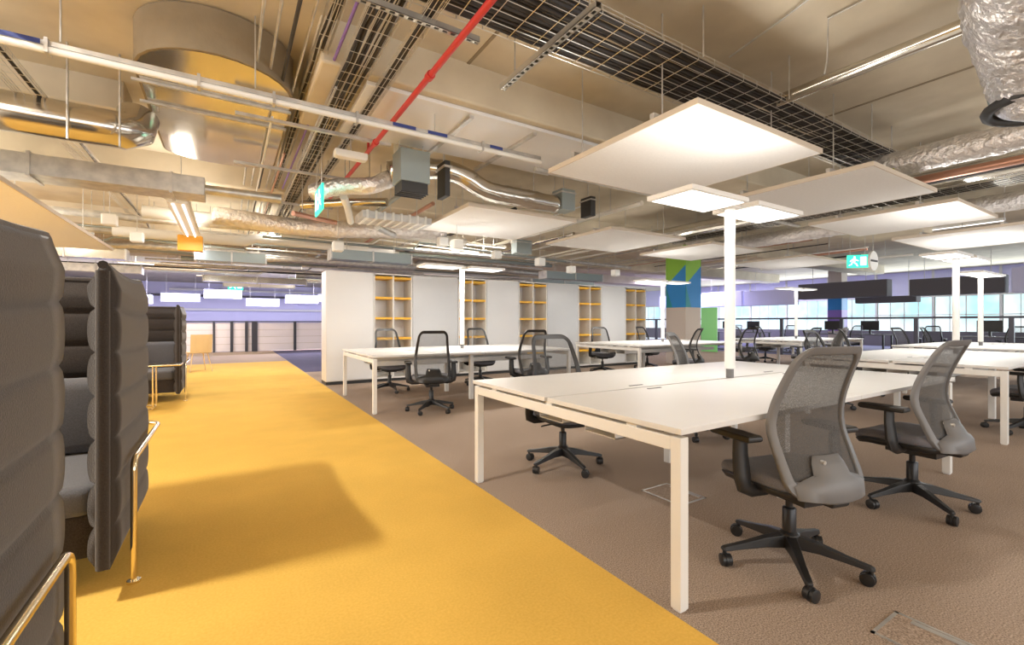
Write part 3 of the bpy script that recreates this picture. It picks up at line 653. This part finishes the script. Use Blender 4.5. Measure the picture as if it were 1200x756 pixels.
# wire basket cable trays
def basket(name, p0, p1, wdt, dep, label, ncab=8, pitch=.1, group=None, wr=.0035, cabr=.013):
    ax = Vector(p1)-Vector(p0); L = ax.length; ang = math.atan2(ax.y, ax.x)
    r = empty(name, p0, ang); tag(r, label, 'cable tray', group); w = MB(); n = max(3, int(wdt/.1))
    for i in range(n+1):
        y = -wdt/2+wdt*i/n; w.tube([(0, y, 0), (L, y, 0)], wr, 4)
    for s_ in (-1, 1):
        for zz in (dep/2, dep): w.tube([(0, s_*wdt/2, zz), (L, s_*wdt/2, zz)], wr, 4)
    k = int(L/pitch)
    for i in range(k+1):
        x = L*i/k; w.tube([(x, -wdt/2, dep), (x, -wdt/2, 0), (x, wdt/2, 0), (x, wdt/2, dep)], wr, 4)
    w.build('wire_basket', 'wire', r)
    rnd = random.Random(len(label))
    for i in range(ncab):
        y = -wdt/2+.03+(wdt-.06)*i/max(1, ncab-1); pts = []
        for j in range(int(L/.5)+2):
            x = L*j/(int(L/.5)+1); pts.append((x, y+rnd.uniform(-.012, .012), .018+rnd.uniform(0, .02)))
        smooth_angle(MB().tube(pts, cabr*rnd.uniform(.75, 1.25), 6).build('cable', 'cable', r), 60)
    return r
basket('cable_tray', (.9, 2.52, 3.2), (7.3, 2.52, 3.2), .56, .06, 'wide wire basket tray full of black cables crossing above the largest raft', 15, .2, cabr=.016)
for x in (1.2, 3.1, 4.35, 6.1): tag(rod((x, 2.2, 3.2), 3.6), 'threaded rod holding the wide wire tray, %s' % {1.2: 'leftmost by the red pipe', 3.1: 'second from left', 4.35: 'beside the silver pipe', 6.1: 'far right end'}[x], 'hanger rod', 'rods of the wide wire tray')
basket('cable_tray', (.88, .8, 3.2), (.88, 15.5, 3.2), .22, .05, 'wire basket tray with black cables running away down the walkway ceiling', 6, .16, wr=.003)
basket('cable_tray', (1.12, .8, 3.16), (1.12, 11, 3.16), .09, .04, 'narrow wire tray packed with black cable, next to the red pipe', 3, .16, wr=.003)
basket('cable_tray', (-1.45, 3.6, 3.1), (-1.45, 12, 3.1), .18, .05, 'nearly empty wire basket tray at the far left of the ceiling', 1, .12, wr=.003)
basket('cable_tray', (.62, .8, 3.3), (.62, 15.5, 3.3), .10, .04, 'slim wire tray left of the main walkway cable tray', 2, .2, wr=.003)
basket('cable_tray', (9.2, -1, 3.1), (9.2, 7.5, 3.1), .4, .05, 'wire cable tray at right beyond the foil duct', 6, .14)
for i, (x, z, r_, m, y0, y1, l) in enumerate([(.20, 3.30, .011, 'galv', 2, 15, 'leftmost thin steel'), (.30, 3.30, .011, 'galv', 2, 15, 'second thin steel'), (.40, 3.28, .014, 'cable', 1, 14, 'dark'), (.50, 3.3, .011, 'galv', 1, 15, 'fourth thin steel'), (.72, 3.27, .012, 'purple', 1, 8, 'purple-grey'), (1.0, 3.3, .012, 'galv', 1, 15, 'steel one between two wire trays'), (.76, 3.12, .011, 'galv', 4, 16, 'lower thin steel'), (.36, 3.16, .012, 'plastic', 5, 16, 'pale lower'), (.56, 3.16, .012, 'copper', 6, 16, 'copper-coloured lower')]):
    thing_tube('conduit', [(x, y0, z), (x, y1, z)], r_, m, l+' conduit running down the walkway ceiling', 'conduit', 'conduits along the walkway ceiling', 8)
for y in (4.9, 6.4, 8.2, 10.5):
    tag(MB().box((.05, y, 3.08), (1.5, y+.04, 3.11)).build('support_channel', 'galv'), 'cross channel carrying the walkway cable trays, %s' % {4.9: 'just beyond the trunking', 6.4: 'by the hanging exit sign', 8.2: 'third one away', 10.5: 'farthest'}[y], 'strut', 'plain tray supports')
# slotted struts
def strut(p, L, ang, label, wd=.042):
    r = empty('slotted_strut', p, ang); tag(r, label, 'strut', 'slotted steel struts')
    ch = MB().box((0, -wd/2, 0), (L, -wd/4, .004)).box((0, wd/4, 0), (L, wd/2, .004)).box((0, -wd/2, 0), (L, -wd/2+.004, .042)).box((0, wd/2-.004, 0), (L, wd/2, .042))
    for i in range(int(L/.06)+1): ch.box((i*.06, -wd/4, 0), (min(L, i*.06+.026), wd/4, .004))
    ch.build('channel', 'wire', r)
    MB().box((0, -wd/2+.004, .036), (L, wd/2-.004, .040)).build('slot_shade_strip', 'slot', r)  # dark strip put in for the shade inside the channel
    return r
a = strut((.3, 2.86, 3.13), 1.2, 0, 'slotted steel strut under the walkway cables, crossing the red pipe')
strut((1.86, 2.02, 3.02), 1.12, R(90), 'slotted steel strut hung below the wide wire tray', .05)
for p in ((1.86, 2.1, 3.06), (1.86, 2.95, 3.06)): tag(rod(p), 'threaded rod of the strut below the wide wire tray, %s' % ('right' if p[1] < 2.5 else 'left'), 'hanger rod', 'rods of the slotted strut')
for x in (2.0, 2.75): tag(MB().box((x, 4.0, 3.16), (x+.045, 5.6, 3.20)).box((x, 4.0, 3.19), (x+.045, 4.04, 3.6)).build('drop_bracket', 'galv'), 'drop bracket bar below the bright soffit panel, %s' % ('left' if x < 2.5 else 'right'), 'bracket', 'drop brackets')
# red sprinkler pipe
rp = empty('sprinkler_pipe', (1.33, 0, 3.08)); tag(rp, 'red sprinkler pipe running away above the walkway', 'pipe')
smooth_angle(MB().tube([(0, 1.2, 0), (0, 9.5, 0)], .024, 14).build('pipe_run', 'red', rp))
for y in (2.1, 3.35, 4.9): smooth_angle(MB().tube([(0, y-.03, 0), (0, y+.03, 0)], .034, 14).build('coupling', 'red', rp))
smooth_angle(MB().tube([(0, 5.2, 0), (.02, 5.2, .5)], .014, 8).build('branch', 'red', rp))
thing_tube('pipe', [(4.42, -2, 3.26), (4.42, 2.35, 3.26)], .055, 'galvgloss', 'shiny silver pipe on the slab at upper right', 'pipe')
thing_tube('conduit', [(2.9, -1, 3.57), (3.75, 2.0, 3.57), (3.75, 2.4, 3.5)], .008, 'galv', 'thin bent conduit on the slab left of the silver pipe', 'conduit')
thing_tube('conduit', [(4.0, -1.5, 3.58), (4.05, 1.75, 3.58), (4.15, 1.80, 3.3), (4.15, 1.82, 3.2)], .008, 'galv', 'thin conduit curving down from the slab beside the silver pipe', 'conduit')
# bright soffit panel
tag(MB().box((1.0, 3.95, 3.19), (3.75, 5.1, 3.228)).build('soffit_panel', 'wall', bevel=.006), 'bright white soffit panel on the beam above the trunking bar', 'soffit panel')
# services pipe under beam behind the rafts
thing_tube('pipe', [(3.2, 4.62, 3.05), (9.5, 4.62, 3.05)], .03, 'galv', 'steel pipe running right behind the largest raft', 'pipe')

# foil duct drop at upper right with ring diffuser
fd = empty('foil_duct', (4.88, .66, 2.70)); tag(fd, 'crumpled silver foil duct dropping at upper right to a round black ring diffuser', 'duct')
def crumple(path, r, n=40, amp=.012, seed=1, step=.03):
    rnd = random.Random(seed); pts = []
    path = [Vector(p) for p in path]
    for a, b in zip(path, path[1:]):
        k = max(1, int((b-a).length/step)); pts += [a.lerp(b, i/k) for i in range(k)]
    pts.append(path[-1])
    for _ in range(4): pts = [pts[0]]+[(pts[i-1]+pts[i]*2+pts[i+1])/4 for i in range(1, len(pts)-1)]+[pts[-1]]
    mb = MB().tube(pts, [r*(1+rnd.uniform(-.03, .03)) for _ in pts], n)
    c = [sum((Vector(mb.v[i*n+j]) for j in range(n)), Vector())/n for i in range(len(pts))]
    for i in range(len(pts)):
        for j in range(n):
            v = Vector(mb.v[i*n+j]); d = (v-c[i]).normalized(); mb.v[i*n+j] = tuple(v+d*rnd.uniform(-amp, amp))
    return mb
crumple([(0, 0, .12), (-.28, .0, .30), (-.66, -.0, .46), (-1.05, -.1, .50), (-1.6, -.3, .50)], .35, 48, .012, 3).build('foil_sleeve', 'foil', fd, smooth=True)
smooth_angle(MB().tube([tuple(p) for p in arc((0, 0, 0), .37, 0, 345, 23)], .035, 10, closed=True).build('diffuser_ring', 'grill', fd))
smooth_angle(MB().lathe((0, 0, 0), [(.35, .02), (.37, .14), (.33, .2)], 32).build('collar', 'damper', fd), 30)
smooth_angle(MB().lathe((0, 0, 0), [(.3, -.02), (.31, -.01), (.31, .0)], 32).build('inner_disc', 'damper', fd), 30)
thing_tube('diffuser', [(2.72, .45, 3.47), (2.72, .45, 3.5), (2.72, .45, 3.6)], [.2, .17, .16], 'grill', 'round dark ceiling diffuser at the top edge, mostly cut off', 'diffuser', n=24)
# right services bank
for i, (x, z, r_, m, y0, y1, l, cat) in enumerate([(6.6, 3.0, .14, 'foil', -2, 2.45, 'fat silver-lagged duct at the right edge above the second raft', 'duct'), (7.3, 2.93, .05, 'copper', -2, 3.2, 'copper pipe below the fat lagged duct', 'pipe'), (7.5, 3.0, .045, 'galv', -2, 3.4, 'steel pipe beside the copper pipe at right', 'pipe'), (7.65, 2.97, .04, 'cable', -2, 3.4, 'black lagged pipe beside the copper pipe at right', 'pipe'), (7.95, 3.05, .12, 'galvgloss', -2, 8, 'round steel duct beyond the copper pipe at right', 'duct'), (10.1, 3.0, .14, 'foil', -2, 8, 'foil duct above the bright raft at right', 'duct')]):
    if m == 'foil': tag(crumple([(x, y0, z), (x, y1, z)], r_, 28, .01, i, .06).build('foil_duct', m, smooth=True), l, cat)
    else: thing_tube('pipe' if cat == 'pipe' else 'round_duct', [(x, y0, z), (x, y1, z)], r_, m, l, cat)
tag(smooth_angle(MB().tube([(6.6, 2.12, 2.97), (6.6, 2.5, 2.97)], .13, 24).build('duct_band', 'lagging')), 'olive-yellow band at the end of the fat lagged duct', 'duct band')

# centre mechanical cluster
ac = empty('fan_coil_unit', (1.76, 5.0, 2.62)); tag(ac, 'blue-grey fan coil box with dark grille, left of the duct arch', 'ventilation unit')
MB().box((-.17, -.15, .1), (.17, .15, .46)).build('casing', 'damper', ac, bevel=.01); MB().box((-.15, -.13, -.01), (.15, .13, .1)).build('grille', 'grill', ac)
for k in range(4): MB().box((-.16, -.12+.07*k, -.018), (.16, -.10+.07*k, -.01)).build('louvre', 'blackm', ac)
for sx in (-.14, .14): rod((sx, 0, .46), .98, parent=ac)
da = crumple([(1.65, 5.45, 2.98), (1.95, 5.42, 3.07), (2.3, 5.3, 3.08), (2.55, 5.25, 3.02), (2.8, 5.22, 2.88), (3.0, 5.22, 2.86), (3.4, 5.22, 2.86), (4.0, 5.25, 2.86)], .125, 28, .003, 5, .05).build('round_duct', 'galvgloss', smooth=True)
tag(da, 'silver duct arching down over the left far raft, its underside mirroring yellow', 'duct'); rod((2.3, 5.3, 3.15), parent=da); rod((3.6, 5.22, 2.98), parent=da)
eb = empty('emergency_light', (1.12, 5.1, 2.93)); tag(eb, 'white oblong emergency light box beside the red pipe', 'light fitting'); MB().box((-.17, -.06, 0), (.17, .06, .07)).build('light_body', 'plastic', eb, bevel=.01); MB().box((-.15, -.05, -.006), (.15, .05, 0)).build('diffuser', 'raft', eb); rod((0, 0, .07), .67, parent=eb)
for i, (p, q, m, rr, l) in enumerate([((1.25, 6.1, 2.78), (1.6, 7.3, 2.72), 'plastic', .05, 'white one just right of the hanging exit sign'), ((.75, 6.9, 2.66), (1.4, 7.4, 2.7), 'copper', .035, 'copper-toned one below the hanging exit sign'), ((.9, 7.2, 2.86), (1.9, 6.4, 2.86), 'galvgloss', .06, 'shiny one crossing toward the fan coil box'), ((1.9, 6.9, 2.6), (2.4, 7.7, 2.66), 'galv', .05, 'dull one left of the far raft')]):
    o = thing_tube('pipe', [p, ((p[0]+q[0])/2, (p[1]+q[1])/2, p[2]+.02), q], rr, m, 'slanting pipe in the duct cluster, '+l, 'pipe', 'slanting pipes in the duct cluster', 12); rod((p[0]*.8+q[0]*.2, p[1]*.8+q[1]*.2, p[2]), parent=o); rod((p[0]*.2+q[0]*.8, p[1]*.2+q[1]*.8, q[2]), parent=o)
cd = empty('ribbed_duct', (1.55, 6.35, 2.60)); tag(cd, 'pale ribbed flat duct between the fan coil box and the far raft', 'duct'); MB().box((0, 0, 0), (1.0, .45, .1)).build('duct_run', 'galv', cd, bevel=.004)
for k in range(8): MB().box((.05+.12*k, -.01, -.012), (.08+.12*k, .46, .112)).build('rib', 'plastic', cd)
for k in (.15, .85): rod((k, .22, .1), .98, parent=cd)
tag(crumple([(.9, 6.2, 2.8), (1.2, 5.9, 2.85), (1.5, 5.6, 2.82), (1.7, 5.6, 2.95)], .10, 20, .006, 8, .05).build('foil_duct', 'foil', smooth=True), 'short foil duct by the hanging exit sign', 'duct')
tag(crumple([(-.2, 8.8, 2.9), (.9, 8.6, 2.8), (1.8, 8.4, 2.8), (3.6, 8.3, 2.95)], .14, 20, .008, 9, .07).build('foil_duct', 'foil', smooth=True), 'foil duct snaking across the ceiling behind the exit sign', 'duct')
for x, y in ((.9, 8.6), (3.0, 8.32)): tag(rod((x, y, 2.92), 3.26), 'thin rod holding the snaking foil duct, %s' % ('left' if x < 2 else 'right'), 'hanger rod', 'rods of the snaking foil duct')
for i, (x, y, z, sx, sz, l) in enumerate([(4.15, 5.35, 2.78, .24, .3, 'right end of the foil duct arch'), (4.75, 5.4, 2.8, .1, .3, 'black one right of the foil duct arch'), (2.2, 5.1, 2.66, .07, .42, 'slim dark one beside the fan coil'), (5.6, 8.6, 2.7, .4, .3, 'one above the middle of the storage wall')]):
    d = empty('damper_box', (x, y-.1 if i == 0 else y, z)); tag(d, 'metal damper box on the ductwork, '+l, 'damper', 'damper boxes')
    MB().box((-sx/2, -.12, 0), (sx/2, .12, sz)).build('box_body', 'damper' if i in (0, 3) else 'grill', d, bevel=.008); MB().box((-sx/2-.015, -.13, sz*.8), (sx/2+.015, .13, sz*.86)).build('flange', 'galv', d); rod((0, 0, sz), 3.6-z, parent=d)
# pendant boxes
pb = [(3.05, 6.55, 2.30, 'hanging left above the lamp head of the left bench'), (4.6, 8.0, 2.45, 'above the second white board'), (5.4, 7.6, 2.32, 'above the third shelf bay'), (6.7, 8.2, 2.3, 'above the grey writing board'), (8.2, 8.3, 2.32, 'above the right end of the storage wall'), (-1.45, 8.6, 2.55, 'leftmost, above the booth canopy'), (-1.25, 9.4, 2.45, 'left, just right of the leftmost one'), (1.55, 8.0, 2.35, 'above the left end of the storage wall'), (1.85, 5.6, 3.28, 'by the red pipe near the fan coil'), (3.3, 7.7, 2.55, 'behind the left far raft'), (9.7, 6.2, 2.4, 'left of the green mural top')]
for x, y, z, l in pb:
    p = empty('pendant_speaker', (x, y, z)); tag(p, 'small white pendant speaker box, '+l, 'speaker', 'white pendant speaker boxes')
    MB().box((-.085, -.085, 0), (.085, .085, .16)).build('speaker_body', 'plastic', p, bevel=.02, seg=3); MB().box((-.07, -.07, -.004), (.07, .07, 0)).build('speaker_grille', 'raft', p); rod((0, 0, .16), (2.70 if (x, y) in ((3.05, 6.55), (9.7, 6.2)) else 3.6)-z, .005, parent=p)
ds = empty('disc_speaker', (11.2, 4.0, 2.42)); tag(ds, 'round pale disc hanging right of the green exit sign', 'speaker'); smooth_angle(MB().tube([(0, 0, 0), (0, .04, 0)], .2, 24).build('disc', 'plastic', ds)); MB().box((-.16, -.006, -.02), (.16, 0, .02)).build('bar', 'grill', ds); rod((0, .02, .2), 1.18, parent=ds)

# exit signs
def exit_sign(loc, rz, L, Hh, label, two=True):
    r = empty('exit_sign', loc, R(rz)); tag(r, label, 'sign', 'green exit signs')
    MB().box((-L/2, -.012, -Hh/2), (L/2, .012, Hh/2)).build('sign_panel', 'exitgreen', r, bevel=.003)
    for s_ in (-1, 1):
        y = s_*.0135; mb = MB()
        def P(poly):
            mtx = Matrix(((L, 0, 0, 0), (0, 0, 1, y-.001), (0, Hh, 0, 0), (0, 0, 0, 1)))
            mb.prism(poly, 0, .002, mtx)
        P([(.12, -.32), (.40, -.32), (.40, .34), (.12, .34)])                    # doorway
        P([(-.20, .38), (-.10, .38), (-.10, .24), (-.20, .24)])                  # running figure: head
        P([(-.26, .20), (-.08, .20), (-.12, -.06), (-.22, -.06)])                # torso
        P([(-.12, .18), (.05, .06), (.03, .0), (-.13, .1)]); P([(-.25, .18), (-.38, .02), (-.33, -.03), (-.22, .1)])
        P([(-.16, -.05), (-.02, -.20), (.02, -.38), (-.04, -.38), (-.10, -.22), (-.21, -.1)]); P([(-.22, -.05), (-.26, -.24), (-.42, -.34), (-.42, -.28), (-.31, -.2), (-.28, -.05)])
        mb.build('running_figure', 'exitwhite', r)
    rod((-L*.35, 0, Hh/2), 3.6-loc[2], parent=r); rod((L*.35, 0, Hh/2), 3.6-loc[2], parent=r)
exit_sign((.92, 5.85, 2.62), 90, .5, .30, 'green exit sign seen almost edge-on, hanging under the walkway cable trays')
exit_sign((.22, 20.0, 2.55), 0, .5, .34, 'distant green exit sign above the end balustrade')
exit_sign((12.4, 4.75, 2.58), -50, .42, .30, 'green exit sign over the far right benches')

# far clutter: runs of pipes, ducts and trays receding under the slab
rnd = random.Random(21); hues = ['galv', 'galvgloss', 'plastic', 'damper', 'cable', 'copper', 'grill', 'raft_edge', 'galv', 'galv']
word = {'galv': 'steel', 'galvgloss': 'shiny steel', 'plastic': 'white', 'damper': 'blue-grey', 'cable': 'black', 'copper': 'copper', 'grill': 'dark', 'raft_edge': 'beige'}
nth = ['nearest', 'second nearest', 'third nearest', 'fourth nearest', 'fifth nearest', 'sixth nearest', 'seventh nearest', 'eighth nearest', 'ninth nearest', 'tenth nearest', 'eleventh nearest', 'twelfth nearest', 'thirteenth nearest', 'fourteenth nearest']
side = ['leftmost', 'second from left', 'third from left', 'fourth from left', 'fifth from left', 'sixth from left', 'seventh from left', 'eighth from left', 'ninth from left', 'tenth from left', 'eleventh from left', 'twelfth from left']
count = {}
def rank(key, words):
    k = count.get(key, 0); count[key] = k+1; return words[min(k, len(words)-1)]
for i in range(34):
    y = 9.3+i*.33+rnd.uniform(-.08, .08); z = rnd.uniform(2.8, 2.98); r_ = rnd.choice([.02, .025, .03, .045, .06, .1]); m = rnd.choice(hues if r_ < .04 else hues[:4]+['galv'])
    x0 = rnd.uniform(-5, 3); x1 = x0+rnd.uniform(4, 12); kind_ = 'pipe' if r_ < .09 else 'duct'
    pts = [(x0, y, z), (x0+(x1-x0)*.4, y, z), (x0+(x1-x0)*.4+.2, y+.1, z+rnd.uniform(-.12, .2)), (x1, y+.1, z+.05)]
    o = thing_tube('pipe' if r_ < .09 else 'round_duct', pts, r_, m, '%s of the %s %ss running crosswise under the far ceiling' % (rank(m+kind_, nth), word[m], kind_), kind_, 'crosswise runs under the far ceiling', 8)
    for k in (.1, .35): rod((x0+(x1-x0)*k, y, z+r_*.8), parent=o)
    rod((x0+(x1-x0)*.9, y+.09, z+.04+r_*.8), parent=o)
for i in range(22):
    x = 2.3+i*.68+rnd.uniform(-.15, .15); z = rnd.uniform(3.08, 3.16); r_ = rnd.choice([.012, .018, .025, .035, .04]); m = rnd.choice(hues); y0 = 4.9+rnd.uniform(0, 3); y1 = y0+rnd.uniform(3, 9)
    o = thing_tube('pipe', [(x, y0, z), (x, y1, z)], r_, m, '%s of the %s pipes running lengthwise away under the ceiling' % (rank(m+'len', side), word[m]), 'pipe', 'lengthwise pipes under the ceiling', 8)
    for k in (.15, .85): rod((x, y0+(y1-y0)*k, z+r_*.8), parent=o)
for i in range(12):
    x = rnd.uniform(-4, 12); y = 9.6+i*.85; L = rnd.uniform(1.2, 3); z = rnd.uniform(2.42, 2.5); d = empty('rectangular_duct', (x, y, z)); tag(d, 'flat galvanised duct section under the far ceiling, %s of a dozen' % nth[i], 'duct', 'flat duct sections under the far ceiling')
    MB().box((0, 0, 0), (L, .35, .2)).build('duct_run', rnd.choice(['galv', 'damper', 'plastic', 'galvgloss']), d)
    for q in (0, .5, 1): MB().box((L*q-.015, -.015, -.015), (L*q+.015, .365, .215)).build('flange', 'galv', d)
    for q in (.2, .8): rod((L*q, .18, .2), 3.6-z, parent=d)
